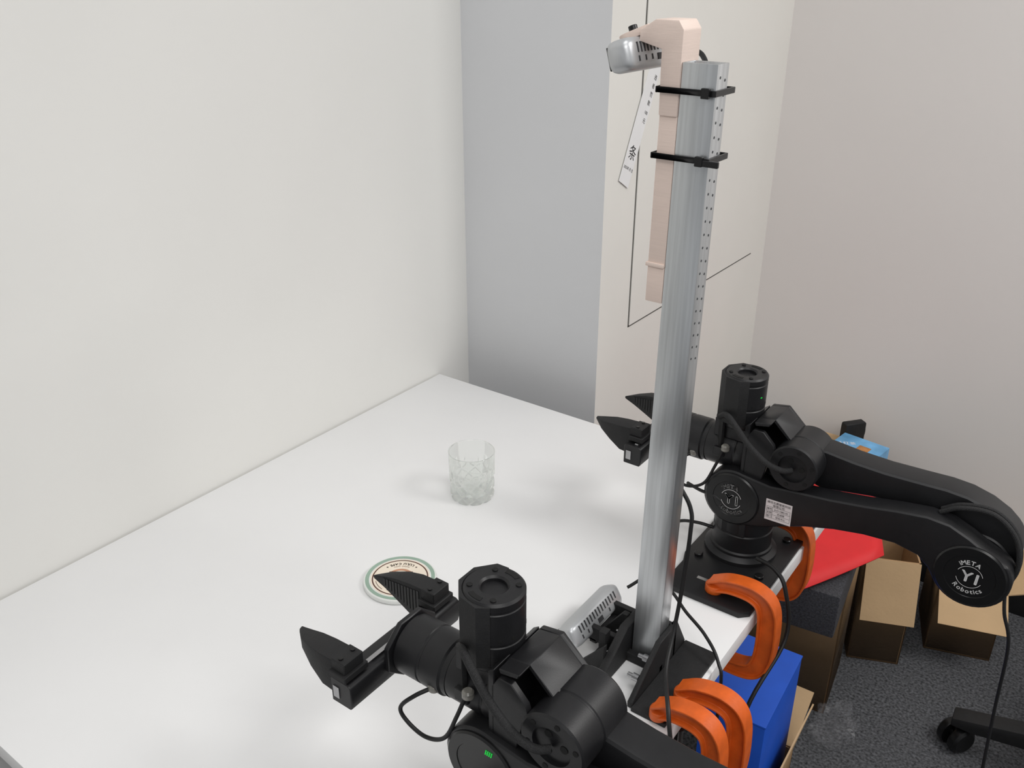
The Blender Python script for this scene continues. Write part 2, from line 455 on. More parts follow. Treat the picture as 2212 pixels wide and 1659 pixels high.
box(bm, (-0.1465, -0.080, 0.0028), (-0.1415, -0.006, 0.0062))
box(bm, (-0.1465, 0.006, 0.0028), (-0.1415, 0.079, 0.0062))
finish(bm, "guide_rail", M_STEEL, gr, split=True)
for s, yc in ((-1, -0.061), (1, 0.050)):
    bm = B()
    box(bm, (-0.160, yc-0.016, 0.0062), (-0.137, yc+0.016, 0.014))
    box(bm, (-0.158, yc-0.013, 0.0139), (-0.140, yc+0.013, 0.027))
    box(bm, (-0.164, yc-0.010, 0.008), (-0.158, yc+0.012, 0.024))
    c = finish(bm, "carriage", M_BLACKM, gr, bevel=0.0009, seg=1)
    bm = B()
    for q in (-0.008, 0.008): cyl(bm, (-0.149, yc+q, 0), 0.0024, 0.027, 0.0285, seg=12)
    finish(bm, "carriage_screw", M_BLACK2, c, split=True)
    bm = B()
    tip = -0.230
    yi = yc - s*0.012; yo = yc + s*0.012
    secs = [(-0.156, yi, yo, -0.020, 0.026), (-0.176, yi, yo, -0.018, 0.025), (-0.195, yi, yc+s*0.009, -0.008, 0.0225), (-0.213, yi, yc+s*0.003, 0.001, 0.018), (tip, yi-s*0.001, yi+s*0.003, 0.009, 0.013)]
    prev = None
    for x, a, b, z0, z1 in secs:
        vs = [bm.verts.new((x, a, z0)), bm.verts.new((x, b, z0+0.002)), bm.verts.new((x, b, z1-0.002)), bm.verts.new((x, a, z1))]
        if prev:
            for i in range(4): bm.faces.new((prev[i], prev[(i+1) % 4], vs[(i+1) % 4], vs[i]))
        else: bm.faces.new(vs)
        prev = vs
    bm.faces.new(prev[::-1])
    fg = finish(bm, "gripper_finger", M_BLACKM, gr, bevel=0.0012, seg=2)
    bm = B()
    for k in range(12):
        x = -0.164-k*0.0045; f = k/12
        box(bm, (x-0.0016, yi-0.0008, -0.014+0.022*f), (x+0.0016, yi+0.0008, 0.021-0.006*f))
    rb = finish(bm, "grip_rib", M_RUB, gr)
    for q in (c, fg, rb): q["side"] = s
# hoses
bm = B()
sweep(bm, [(-0.045, -0.024, 0.226), (-0.03, -0.037, 0.238), (-0.01, -0.045, 0.226), (0.012, -0.050, 0.208), (0.038, -0.053, 0.193), (0.060, -0.052, 0.188), (0.072, -0.044, 0.188)], 0.0042, 12)
finish(bm, "wrist_hose", M_BRAID, arm)
bm = B()
sweep(bm, [(-0.078, -0.024, 0.158), (-0.092, -0.040, 0.150), (-0.106, -0.046, 0.132), (-0.098, -0.046, 0.118), (-0.074, -0.046, 0.112), (-0.05, -0.045, 0.125), (-0.038, -0.04, 0.155), (-0.03, -0.033, 0.185)], 0.0022, 10)
finish(bm, "gripper_cable", M_RUB, arm)
M_GLUE = mat("hot_glue", (120, 118, 112), 0.25, var=0.3, scale=200)
bm = B(); cyl(bm, (-0.078, -0.026, 0.160), 0.006, -0.006, 0.004, 'z', 14, ch=0.002); cyl(bm, (-0.028, -0.034, 0.186), 0.006, -0.006, 0.004, 'z', 14, ch=0.002)
finish(bm, "glue_blob", M_GLUE, arm, split=True)
bm = B()
sweep(bm, [(0.0, -0.04, 0.09), (-0.03, -0.045, 0.11), (-0.055, -0.04, 0.108), (-0.085, -0.02, 0.10)], 0.0026, 8)
sweep(bm, [(-0.035, -0.02, 0.04), (-0.06, -0.03, 0.045), (-0.09, -0.03, 0.035), (-0.11, -0.05, 0.02)], 0.0026, 8)
bc = finish(bm, "base_cable", M_RUB, arm, split=True)

def copy_tree(root, loc):
    m = {}
    new = root.copy(); new.location = loc; COL.objects.link(new); m[root] = new
    todo = [root]
    while todo:
        p = todo.pop()
        for c in p.children:
            if c in m: continue
            k = c.copy(); COL.objects.link(k); k.parent = m[p]; k.matrix_parent_inverse = c.matrix_parent_inverse
            m[c] = k; todo.append(c)
    return new, m
bpy.context.view_layer.update()
arm2, mm = copy_tree(arm, (-0.375, 0.515, T))
arm2["label"] = "black robot arm with open gripper reaching over the table beside coaster"
for a, k in mm.items():
    if "side" in a.keys() and a["side"] != 0:
        k.location.y += -0.010 if a["side"] < 0 else 0.010
mm[fa].location = (-0.006, 0, -0.021)
for q in [logos[0], led] + list(bc): bpy.data.objects.remove(mm[q])
bm = B()
for k in range(3):
    for j in range(4):
        x = 0.002+j*0.0022+k*0.0005; z = 0.1395+k*0.0022
        cyl(bm, (x, 0, z), 0.0007, -0.0478, -0.0446, 'y', 8)
finish(bm, "indicator_light", M_GREEN, arm2)
# sticker
bm = B(); Ms = Matrix.Translation((0.062, -0.0444, 0.118)) @ Matrix.Rotation(math.pi/2, 4, 'X') @ Matrix.Rotation(0.02, 4, 'Z')
w, h = 0.0185, 0.0165
vs = [bm.verts.new(Ms @ Vector(p)) for p in ((-w, -h, 0), (w, -h, 0), (w, h, 0), (-w, h, 0))]; bm.faces.new(vs)
stk = finish(bm, "sticker", M_STICK, arm, recalc=False)
bm = B(); Ms2 = Matrix.Translation((0, -0.0004, 0)) @ Ms
add_text(bm, Ms2, "潍坊北赛智能科技", 0.0042, 0, 0.0125); add_text(bm, Ms2, "有限公司", 0.0042, 0, 0.0078)
for r, (a, b_) in enumerate((("编号", "B-SY-HBD-05"), ("名称", "机械臂"), ("部门", "研发中心"))):
    y = 0.002-r*0.0058
    add_text(bm, Ms2, a, 0.0036, -0.0125, y); add_text(bm, Ms2, b_, 0.0034, 0.004, y)
def line(bm, M, x0, y0, x1, y1):
    v = [bm.verts.new(M @ Vector(p)) for p in ((x0, y0, 0), (x1, y0, 0), (x1, y1, 0), (x0, y1, 0))]; bm.faces.new(v)
for y in (0.0052, -0.0008, -0.0066, -0.0124): line(bm, Ms2, -0.0165, y, 0.0165, y+0.0003)
for x in (-0.0168, -0.0085, 0.0165): line(bm, Ms2, x, -0.0124, x+0.0003, 0.0054)
finish(bm, "sticker_text", M_INK, stk, recalc=False)

# ------------------------------------------------------------------ aluminium pole (leans very slightly)
px0, px1, py0, py1 = -0.396, -0.360, 0.800, 0.825
ZT = 1.470; LEAN = 0.0105
def LS(z): return (z-T)*LEAN
pole = tag(empty("metal_pole", (px0, py0, T), (0, LEAN, 0)), "perforated square aluminium tube standing in a black bracket", "metal pole")
bm = B(); w = px1-px0; dpt = py1-py0; th = 0.0015; hh = ZT-T
o_ = [(0, 0), (w, 0), (w, dpt), (0, dpt)]; i_ = [(th, th), (w-th, th), (w-th, dpt-th), (th, dpt-th)]
vo0 = [bm.verts.new((p[0], p[1], 0.004)) for p in o_]; vo1 = [bm.verts.new((p[0], p[1], hh)) for p in o_]
vi0 = [bm.verts.new((p[0], p[1], 0.004)) for p in i_]; vi1 = [bm.verts.new((p[0], p[1], hh)) for p in i_]
for i in range(4):
    j = (i+1) % 4
    bm.faces.new((vo0[i], vo0[j], vo1[j], vo1[i])); bm.faces.new((vi0[i], vi1[i], vi1[j], vi0[j]))
    bm.faces.new((vo1[i], vo1[j], vi1[j], vi1[i])); bm.faces.new((vo0[i], vi0[i], vi0[j], vo0[j]))
finish(bm, "tube", M_ALU, pole, bevel=0.0007, seg=2)
bm = B()
z = hh-0.012
while z > hh-0.30:
    for yy in (0.007, 0.018):
        cyl(bm, (w, yy, z-(0.003 if yy > 0.01 else 0)), 0.0013, -0.0002, 0.00025, 'x', 12)
    z -= 0.0135
finish(bm, "drill_hole", M_ALUD, pole)

bz = tag(empty("camera_mount", (px0+LS(1.23), py0, 1.23), (0, LEAN, 0)), "beige printed plastic mount strapped to the aluminium pole", "camera mount")
bm = B()
box(bm, (-0.020, 0, 0.0), (-0.0005, 0.030, 0.040)); box(bm, (-0.022, -0.002, 0.0385), (-0.0005, 0.031, 0.043))
box(bm, (-0.020, 0, 0.042), (-0.0005, 0.032, 0.20))
prism(bm, [(-0.0005, 0.19), (-0.0005, 0.268), (-0.006, 0.276), (-0.030, 0.276), (-0.046, 0.266), (-0.046, 0.256), (-0.022, 0.250), (-0.020, 0.19)], -0.002, 0.036)
finish(bm, "bracket_bar", M_BEIGE, bz, bevel=0.0015)
TL = Matrix.Translation((-0.056, 0.017, 0.262)) @ Matrix.Rotation(math.radians(-22), 4, 'Y')
bm = B()
pts = [(0.018, -0.014)] + [(0.018, 0.014)] + arc(-0.006, 0, 0.015, 90, 270, 14)
prism(bm, pts, -0.004, 0.003, 'z', TL); finish(bm, "mount_tab", M_BEIGE, bz, bevel=0.001)
bm = B(); cyl(bm, (-0.006, 0, 0), 0.0045, 0.003, 0.009, seg=20, ch=0.0006, M=TL); finish(bm, "bolt", M_BLACK2, bz)
def zip_tie(zc, tail):
    o = tag(empty("zip_tie", (px0+LS(zc), py0, zc), (0, LEAN, 0)), "black nylon zip tie around the aluminium pole", "zip tie", "black zip ties on the pole")
    x0, x1, y0, y1 = -0.0225, w+0.0012, -0.0035, 0.0375
    bm = B(); tk = 0.0014
    for a, b_ in (((x0, y0-tk, -.0028), (x1, y0, .0028)), ((x0, y1, -.0028), (x1, y1+tk, .0028)), ((x0-tk, y0-tk, -.0028), (x0, y1+tk, .0028)), ((x1, y0-tk, -.0028), (x1+tk, y1+tk, .0028))):
        box(bm, a, b_)
    finish(bm, "strap", M_BLACK2, o, bevel=0.0004, seg=1)
    bm = B(); box(bm, (x1-0.012, y0-0.006, -0.0045), (x1-0.004, y0-0.001, 0.005))
    if tail: box(bm, (x1-0.0045, y0-0.005, -0.004), (x1+0.012, y0-0.0012, 0.002))
    finish(bm, "tie_head", M_BLACK2, o, bevel=0.0006, seg=1)
    return o
zip_tie(1.4445, False); zip_tie(1.3825, True)

def depth_camera(name, loc, rot, L=0.118, label="", sc=1.15):
    o = tag(empty(name, loc, rot), label, "depth camera", "silver depth cameras")
    bm = B()
    n = 28; prof = []
    for (yy, s) in ((-L/2, 0.55), (-L/2+0.0025, 0.8), (-L/2+0.006, 0.93), (-L/2+0.012, 1.0), (L/2-0.012, 1.0), (L/2-0.006, 0.93), (L/2-0.0025, 0.8), (L/2, 0.55)):
        ring = []
        for i in range(n):
            a = 2*math.pi*i/n; ca, sa = math.cos(a), math.sin(a)
            e = 0.5
            x = 0.0140*math.copysign(abs(ca)**e, ca); z = 0.0155*math.copysign(abs(sa)**e, sa)
            ring.append(bm.verts.new((x*s, yy, z*s)))
        prof.append(ring)
    for a, b_ in zip(prof, prof[1:]):
        for i in range(n): bm.faces.new((a[i], a[(i+1) % n], b_[(i+1) % n], b_[i]))
    bm.faces.new(prof[0]); bm.faces.new(prof[-1][::-1])
    finish(bm, "camera_shell", M_SILV, o, ang=0.9)
    bm = B(); box(bm, (-0.0152, -L/2+0.008, -0.011), (-0.0136, L/2-0.008, 0.011)); finish(bm, "front_glass", M_BLACK2, o, bevel=0.0006, seg=1)
    bm = B()
    for k in range(14):
        y = -L*0.36+k*L*0.055
        box(bm, (0.0134, y-0.0011, 0.000), (0.0143, y+0.0011, 0.0095))
        if k % 2 == 0 and not 5 < k < 9: box(bm, (0.0134, y-0.0011, -0.008), (0.0143, y+0.0011, -0.003))
    box(bm, (0.0134, -0.006, -0.009), (0.0145, 0.005, -0.003))
    finish(bm, "vent_slot", M_VENT, o)
    return o
cam1 = depth_camera("depth_camera", (-0.443, 0.832, 1.4735), (0, math.radians(-16), 0), label="silver depth camera bolted under the beige mount on the pole")
cam2 = depth_camera("depth_camera", (-0.458, 0.800, 0.786), (0, math.radians(-30), 0), label="silver depth camera held by a black bracket beside the pole")

st = tag(empty("pole_bracket", (px0, py0, T)), "black printed bracket holding the pole foot on the table", "pole bracket")
bm = B()
for (a, b_) in ((-0.0125, -0.0015), (w+0.0015, w+0.0085)):
    prism(bm, [(-0.078, 0.0), (-0.078, 0.008), (-0.012, 0.054), (0.035, 0.054), (0.062, 0.008), (0.062, 0.0)], a, b_, 'x')
box(bm, (-0.0125, dpt+0.001, 0.0), (w+0.0085, dpt+0.007, 0.054))
box(bm, (-0.0125, -0.010, 0.0), (w+0.0085, -0.0010, 0.014))
box(bm, (w+0.0085, -0.082, 0.0), (w+0.054, 0.064, 0.006))
box(bm, (-0.040, -0.03, 0.0), (-0.0125, 0.064, 0.006))
finish(bm, "bracket_body", M_BLACKM, st, bevel=0.001, seg=1)
bm = B()
box(bm, (-0.055, -0.022, 0.018), (-0.0125, -0.014, 0.040)); box(bm, (-0.055, 0.034, 0.018), (-0.0125, 0.042, 0.040))
box(bm, (-0.050, -0.022, 0.015), (-0.040, 0.042, 0.022)); box(bm, (-0.030, -0.034, 0.006), (-0.020, -0.022, 0.050))
prism(bm, [(-0.055, 0.006), (-0.030, 0.006), (-0.0125, 0.05), (-0.0125, 0.056), (-0.02, 0.056)], 0.006, 0.014)
prism(bm, [(-0.050, 0.0), (-0.0125, 0.0), (-0.0125, 0.045)], -0.050, -0.043)
finish(bm, "camera_holder", M_BLACKM, st, bevel=0.0008, seg=1)
bm = B()
for y, z in ((-0.006, 0.036), (-0.03, 0.020), (0.02, 0.036)):
    lathe(bm, [(0, -0.0125), (0.0045, -0.0125), (0.0045, -0.0175), (0.0025, -0.0175), (0.0025, -0.020), (0, -0.020)], (0, y, z), 'x', 12)
for y in (-0.022, -0.048):
    lathe(bm, [(0, 0.004), (0.0048, 0.004), (0.0048, -0.004), (0.0028, -0.004), (0.0028, -0.011), (0, -0.011)], (w-0.004, y, 0.030-abs(y+0.022)*0.4), 'x', 12)
finish(bm, "bolt", M_STEEL, st, split=True)

# ------------------------------------------------------------------ clamps (I-section C frame, screw, T handle)
def build_clamp(name, loc, rotz, label):
    o = tag(empty(name, loc, (0, 0, rotz)), label, "clamp", "orange C-clamps on the table edge")
    cl = smooth_path([(0, 0.010, 0), (0.028, 0.022, 0), (0.062, 0.023, 0), (0.082, 0.008, 0), (0.088, -0.03, 0), (0.086, -0.078, 0), (0.072, -0.104, 0), (0.034, -0.110, 0), (-0.004, -0.104, 0)], 7)
    N = len(cl); bm = B(); rings = []
    for i, p in enumerate(cl):
        t = (cl[min(i+1, N-1)]-cl[max(i-1, 0)]).normalized(); n_ = Vector((-t.y, t.x, 0))
        f = i/(N-1); hw = 0.0085+0.0050*math.sin(math.pi*f)
        W_, D_, R1 = 0.0115, 0.0050, 0.0030
        sec = [(hw, -W_), (hw-R1, -W_), (hw-R1-0.001, -D_), (-hw+R1+0.001, -D_), (-hw+R1, -W_), (-hw, -W_),
               (-hw, W_), (-hw+R1, W_), (-hw+R1+0.001, D_), (hw-R1-0.001, D_), (hw-R1, W_), (hw, W_)]
        rings.append([bm.verts.new((p.x+n_.x*a, y, p.y+n_.y*a)) for a, y in sec])
    for a, b_ in zip(rings, rings[1:]):
        for k in range(12): bm.faces.new((a[k], a[(k+1) % 12], b_[(k+1) % 12], b_[k]))
    bm.faces.new(rings[0]); bm.faces.new(rings[-1][::-1])
    cyl(bm, (0.004, 0, 0), 0.0125, 0.0, 0.012, 'z', 24, ch=0.001)
    cyl(bm, (0.004, 0, 0), 0.013, -0.118, -0.092, 'z', 24, ch=0.002)
    finish(bm, "clamp_frame", M_ORANGE, o, bevel=0.0006, seg=1)
    bm = B(); prof = [(0, -0.185)]
    z = -0.185
    while z < -0.048: prof += [(0.0048, z), (0.0060, z+0.0012)]; z += 0.0024
    prof += [(0.0048, z), (0.010, z+0.001), (0.010, -0.0365), (0, -0.0365)]
    lathe(bm, prof, (0.004, 0, 0), 'z', 20)
    finish(bm, "clamp_screw", M_BLACK2, o)
    bm = B(); cyl(bm, (0.004, 0, -0.178), 0.0028, -0.04, 0.04, 'y', 14, ch=0.001); cyl(bm, (0.004, 0, -0.178), 0.009, -0.008, 0.008, 'z', 18, ch=0.002)
    finish(bm, "clamp_handle", M_STEEL, o)
    return o
clA = build_clamp("c_clamp", (-0.367, 0.975, T+0.009), 0.0, "orange cast iron C-clamp holding the robot base plate")
def clamp_copy(loc, rz, label=None, sx=1):
    c, m_ = copy_tree(clA, loc); c.rotation_euler = (0, 0, rz); c.scale = (sx, 1, 1)
    if label: c["label"] = label
    return c
bpy.context.view_layer.update()
clamp_copy((-0.388, 1.170, T+0.009), 0.0)
clamp_copy((-0.312, 0.768, T+0.006), 0.03, "orange cast iron C-clamp holding the pole bracket", 0.88)
cD = clamp_copy((-0.322, 0.726, T+0.006), -0.02, "orange cast iron C-clamp holding the pole bracket", 0.88)
bm = B(); Mt = Matrix.Translation((0.0870, -0.0056, -0.06)) @ Matrix.Rotation(math.pi/2, 4, 'X') @ Matrix.Rotation(-math.pi/2, 4, 'Z')
add_text(bm, Mt, "日午牌", 0.014, 0, 0); finish(bm, "cast_lettering", mat("orange_pale", (236, 140, 80), 0.4), cD, recalc=False)

# ------------------------------------------------------------------ glass cup
cup = tag(empty("glass_cup", (-0.800, 0.981, T)), "clear cut-crystal whisky glass standing empty on the white table", "glass cup")
bm = B()
seg, R0 = 144, 0.0385; HH = 0.085
def rad(a, z):
    r = 0.0365+0.002*(z/HH)
    if z < 0.006: r -= (0.006-z)*0.35
    zz = z/HH
    k = 9
    if zz < 0.55:
        u = a*k/(2*math.pi); s = zz/0.55*2.0
        d1 = abs(((u+s) % 1)-0.5); d2 = abs(((u-s) % 1)-0.5)
        fade = 1 if zz < 0.45 else max(0, (0.55-zz)/0.10)
        r -= 0.0028*fade*(1-min(1, min(d1, d2)*5.0))
    if 0.40 < zz < 0.70:
        u = abs(((a*18/(2*math.pi)) % 1)-0.5)
        f = min(1, (zz-0.40)/0.08, (0.70-zz)/0.08)
        r -= 0.0012*f*(1-min(1, u*3.5))
    return r
outer = []
nz_ = 64
for i in range(nz_+1):
    z = 0.0005+(HH-0.001)*i/nz_
    outer.append([bm.verts.new((rad(2*math.pi*j/seg, z)*math.cos(2*math.pi*j/seg), rad(2*math.pi*j/seg, z)*math.sin(2*math.pi*j/seg), z)) for j in range(seg)])
inner_prof = [(0.0380, HH), (0.0370, HH), (0.0364, HH-0.001), (0.0352, 0.05), (0.0330, 0.022), (0.030, 0.0130), (0.020, 0.0110), (0.008, 0.0105)]
inn = [[bm.verts.new((r*math.cos(2*math.pi*j/seg), r*math.sin(2*math.pi*j/seg), z)) for j in range(seg)] for r, z in inner_prof]
rings = outer+inn
for a, b_ in zip(rings, rings[1:]):
    for j in range(seg): bm.faces.new((a[j], a[(j+1) % seg], b_[(j+1) % seg], b_[j]))
bm.faces.new(rings[-1]); bm.faces.new(outer[0][::-1])
finish(bm, "cup_body", M_GLASS, cup, ang=0.35)

# ------------------------------------------------------------------ coaster
co = tag(empty("coaster", (-0.739, 0.738, T), (0, 0, math.radians(216.2))), "round ceramic coffee-shop coaster with green rim and brown print", "coaster")
bm = B(); lathe(bm, [(0, 0.0), (0.050, 0.0), (0.0525, 0.0015), (0.0530, 0.004), (0.0520, 0.0068), (0.0500, 0.0078), (0.0, 0.0078)], seg=96); finish(bm, "coaster_body", M_CERW, co)
def flat(z): return Matrix.Translation((0, 0, z))
bm = B(); ring2d(bm, flat(0.0080), 0.0445, 0.0498, n=96); finish(bm, "green_rim", M_CERG, co, recalc=False)
bm = B(); ring2d(bm, flat(0.0080), 0.0001, 0.0425, n=96); finish(bm, "cream_face", M_CERC, co, recalc=False)
bm = B(); F = flat(0.0083)
ring2d(bm, F, 0.0385, 0.0402, n=96)
arc_text(bm, F, "COFFEE", 0.0085, 0.0300, 90, True, bold=0.0002)
arc_text(bm, F, "+ LULU CAFE +", 0.0066, 0.0312, 270, False, bold=0.00015)
arc_text(bm, F, "GUANG ZHOU", 0.0032, 0.0255, 270, False)
ring2d(bm, F, 0.0345, 0.0352, 15, 50, 12); ring2d(bm, F, 0.0345, 0.0352, 130, 165, 12)
for s in (-1, 1):
    for k in range(5):
        y = -0.009+k*0.0042; x = s*(0.029-0.0008*(k-2)**2)
        for q in (-1, 1):
            a = math.pi/2+q*0.8
            v = [(x, y), (x+0.0028*math.cos(a)-0.0008*math.sin(a), y+0.0028*math.sin(a)), (x+0.005*math.cos(a), y+0.005*math.sin(a)), (x+0.0028*math.cos(a)+0.0008*math.sin(a), y+0.0026*math.sin(a))]
            vv = [bm.verts.new(F @ Vector((p[0], p[1], 0))) for p in v]
            bm.faces.new(vv)
ring2d(bm, F, 0.0, 0.0135, 180, 360, 24, 0, 0.004); ring2d(bm, F, 0.004, 0.0062, -90, 90, 12, 0.0135, -0.001)
line(bm, F, -0.017, -0.013, 0.017, -0.0115)
finish(bm, "coaster_print", M_BROWN, co, recalc=False)
bm = B(); ring2d(bm, F, 0.0155, 0.0195, 20, 340, 48); finish(bm, "ring_print", M_TAN, co, recalc=False)

# ------------------------------------------------------------------ paper seal strip on column
X = CX+0.0022
sp = tag(empty("paper_strip", (X, 1.55, 1.29)), "white paper seal strip with black Chinese characters taped to the wall", "paper strip")
dirv = Vector((0, 1.594-1.498, 1.372-1.175)).normalized(); wv = Vector((0, dirv.z, -dirv.y))
Mp = Matrix(((0, 0, 1, 0), (wv.y, dirv.y, 0, 0), (wv.z, dirv.z, 0, 0), (0, 0, 0, 1)))
bm = B(); hw = 0.022
cs = [(-hw, -0.128), (hw*0.9, -0.131), (hw, 0.16), (-hw, 0.16)]
vv0 = [bm.verts.new(Mp @ Vector((p[0], p[1], 0))) for p in cs]; vv1 = [bm.verts.new(Mp @ Vector((p[0], p[1], 0.0006))) for p in cs]
bm.faces.new(vv0); bm.faces.new(vv1)
for i in range(4): bm.faces.new((vv0[i], vv0[(i+1) % 4], vv1[(i+1) % 4], vv1[i]))
spp = finish(bm, "strip_paper", M_PAPER, sp)
Mq = Mp @ Matrix.Translation((0, 0, 0.0010))
bm = B(); add_text(bm, Mq, "条", 0.030, 0.0, -0.068); finish(bm, "heading_character", M_INK, spp, recalc=False)
bm = B(); add_text(bm, Mq, "封", 0.026, 0.0, 0.12); finish(bm, "heading_character", M_INK, spp, recalc=False)
bm = B()
for k, ch in enumerate("违者罚款"): add_text(bm, Mq, ch, 0.0105, 0.010, 0.082-k*0.0165)
add_text(bm, Mq, "100", 0.0085, 0.010, 0.014); add_text(bm, Mq, "元", 0.0105, 0.010, -0.002)
finish(bm, "warning_lettering", M_INK, spp, recalc=False)
bm = B(); add_text(bm, Mq, "2025年 月 日", 0.007, 0.0, -0.098); finish(bm, "date_lettering", M_INK, spp, recalc=False)

# ------------------------------------------------------------------ loose cables
def cable(pts, r, label, m=M_RUB):
    bm = B(); sweep(bm, pts, r, 10, 8)
    o = finish(bm, "cable", m); tag(o, label, "cable"); return o
cable([(-0.420, 0.880, 1.475), (-0.400, 0.868, 1.470), (-0.386, 0.852, 1.45), (-0.379, 0.846, 1.38), (-0.380, 0.842, 1.25), (-0.384, 0.842, 1.10), (-0.380, 0.838, 1.02), (-0.352, 0.836, 0.975), (-0.345, 0.828, 0.945), (-0.342, 0.812, 0.87), (-0.338, 0.79, 0.82), (-0.325, 0.75, 0.80), (-0.295, 0.700, 0.79), (-0.280, 0.685, 0.72), (-0.280, 0.68, 0.5)], 0.0026, "black cable running down the aluminium pole")
cable([(-0.44, 0.862, 0.80), (-0.42, 0.885, 0.812), (-0.39, 0.89, 0.80), (-0.36, 0.875, 0.79), (-0.325, 0.86, 0.78), (-0.296, 0.84, 0.765), (-0.285, 0.83, 0.72), (-0.285, 0.83, 0.45)], 0.0022, "black cable from the lower depth camera over the table edge")
cable([(-0.33, 1.04, 0.79), (-0.30, 1.03, 0.79), (-0.278, 1.02, 0.77), (-0.264, 1.008, 0.70), (-0.28, 0.93, 0.62), (-0.29, 0.91, 0.45)], 0.003, "black cable hanging over the table edge")

# ------------------------------------------------------------------ clutter on the floor
def carton(name, c, s, h, rz, label, flaps, m=M_CARD, th=0.004):
    s = Vector((s[0]/2, s[1]/2, 0))
    o = tag(empty(name, (c[0], c[1], 0), (0, 0, rz)), label, "cardboard box")
    bm = B()
    box(bm, (-s.x, -s.y, 0), (s.x, s.y, th))
    box(bm, (-s.x, -s.y, 0), (-s.x+th, s.y, h)); box(bm, (s.x-th, -s.y, 0), (s.x, s.y, h))
    box(bm, (-s.x, -s.y, 0), (s.x, -s.y+th, h)); box(bm, (-s.x, s.y-th, 0), (s.x, s.y, h))
    finish(bm, "box_body", m, o, recalc=True)
    for side, ang, ln in flaps:
        bm = B()
        half = s.y if side in ('+x', '-x') else s.x
        A = math.radians(ang)
        Mr = {'+x': Matrix.Translation((s.x, 0, h)), '-x': Matrix.Translation((-s.x, 0, h)) @ Matrix.Rotation(math.pi, 4, 'Z'),
              '+y': Matrix.Translation((0, s.y, h)) @ Matrix.Rotation(math.pi/2, 4, 'Z'), '-y': Matrix.Translation((0, -s.y, h)) @ Matrix.Rotation(-math.pi/2, 4, 'Z')}[side]
        Mr = Mr @ Matrix.Rotation(math.pi+A, 4, 'Y')
        box(bm, (0, -half, 0), (ln, half, 0.003), Mr)
        finish(bm, "flap", M_CARDI, o)
    return o
carton("cardboard_box", (-0.455, 1.725), (0.25, 0.19), 0.34, 0.12, "brown corrugated box under the dark foam slab", [('-y', 8, 0.09), ('+y', 5, 0.09)])
carton("cardboard_box", (-0.312, 1.962), (0.12, 0.16), 0.30, 0.40, "open brown corrugated box with flaps folded out", [('-y', 250, 0.15), ('+y', 110, 0.08)])
carton("cardboard_box", (-0.145, 2.12), (0.15, 0.18), 0.20, 0.30, "low open brown corrugated box beside the wall", [('-y', 215, 0.10), ('+x', 160, 0.09), ('-x', 95, 0.07)])
carton("cardboard_box", (-0.375, 1.20), (0.15, 0.30), 0.16, 0.03, "open brown corrugated box holding a blue carton", [('+x', 100, 0.13), ('+y', 150, 0.12)])
carton("cardboard_box", (-0.53, 2.12), (0.24, 0.24), 0.395, 0.0, "closed brown corrugated box against the wall", [('-y', 3, 0.12), ('+y', 3, 0.12)])
fs = B(); box(fs, (-0.115, -0.20, 0), (0.115, 0.20, 0.10))
o = finish(fs, "foam_slab", M_FOAM, bevel=0.004, loc=(-0.435, 1.66, 0.352), rot=(0, 0, 0.12)); tag(o, "dark grey speckled foam slab lying on a cardboard box", "foam slab")
bm = B(); A_, B_, C_, D_ = Vector((-0.365, 1.425, 0)), Vector((-0.262, 1.625, 0)), Vector((-0.40, 1.97, 0)), Vector((-0.64, 1.84, 0))
g = [[None]*13 for _ in range(9)]
for i in range(9):
    for j in range(13):
        a = i/8; b_ = j/12
        p = (A_*(1-a)+B_*a)*(1-b_)+(D_*(1-a)+C_*a)*b_
        p.z = 0.470+0.022*math.sin(b_*3.0)+0.010*a*a
        g[i][j] = bm.verts.new(p)
for i in range(8):
    for j in range(12): bm.faces.new((g[i][j], g[i+1][j], g[i+1][j+1], g[i][j+1]))
o = finish(bm, "red_sheet", M_RED); tag(o, "bright red card sheet lying on the dark foam slab", "card sheet")
md = o.modifiers.new("thick", 'SOLIDIFY'); md.thickness = 0.002
bl = tag(empty("blue_carton", (-0.358, 1.205, 0.006), (0.0, 0.0, 0.05)), "blue cardboard carton standing in an open box", "carton")
bm = B(); box(bm, (-0.055, -0.10, 0), (0.055, 0.10, 0.415)); finish(bm, "carton_body", M_BLUE, bl, bevel=0.0015)
bm = B(); box(bm, (-0.056, -0.101, 0.416), (0.056, 0.101, 0.420)); finish(bm, "carton_lid", M_BLUE, bl, bevel=0.001)
sn = tag(empty("snack_box", (-0.455, 2.11, 0.402), (0, 0, -0.15)), "light blue printed drink carton lying on a brown box", "drink carton")
bm = B(); box(bm, (-0.060, -0.055, 0), (0.060, 0.055, 0.042)); finish(bm, "carton_body", M_LBLUE, sn, bevel=0.002)
bm = B(); box(bm, (0.0, -0.03, 0.0422), (0.030, 0.015, 0.0428)); finish(bm, "picture_print", mat("amber_print", (176, 120, 66), 0.4, var=0.3, scale=60), sn)
bm = B(); Mw = Matrix.Translation((-0.03, 0.0, 0.0430)) @ Matrix.Rotation(0.6, 4, 'Z'); add_text(bm, Mw, "冰红茶", 0.016, 0.0, 0.0, 0); finish(bm, "carton_lettering", M_PRINT, sn, recalc=False)
bm = B(); box(bm, (-0.03, -0.012, 0), (0.03, 0.012, 0.02)); box(bm, (0.0299, -0.006, 0.006), (0.036, 0.006, 0.014))
o = finish(bm, "power_adapter", M_BLACKM, bevel=0.003, loc=(-0.495, 2.205, 0.401), rot=(0, -0.0, 0.9)); o.scale = (1, 1, 3.2); tag(o, "small black power adapter standing behind the drink carton", "power adapter")
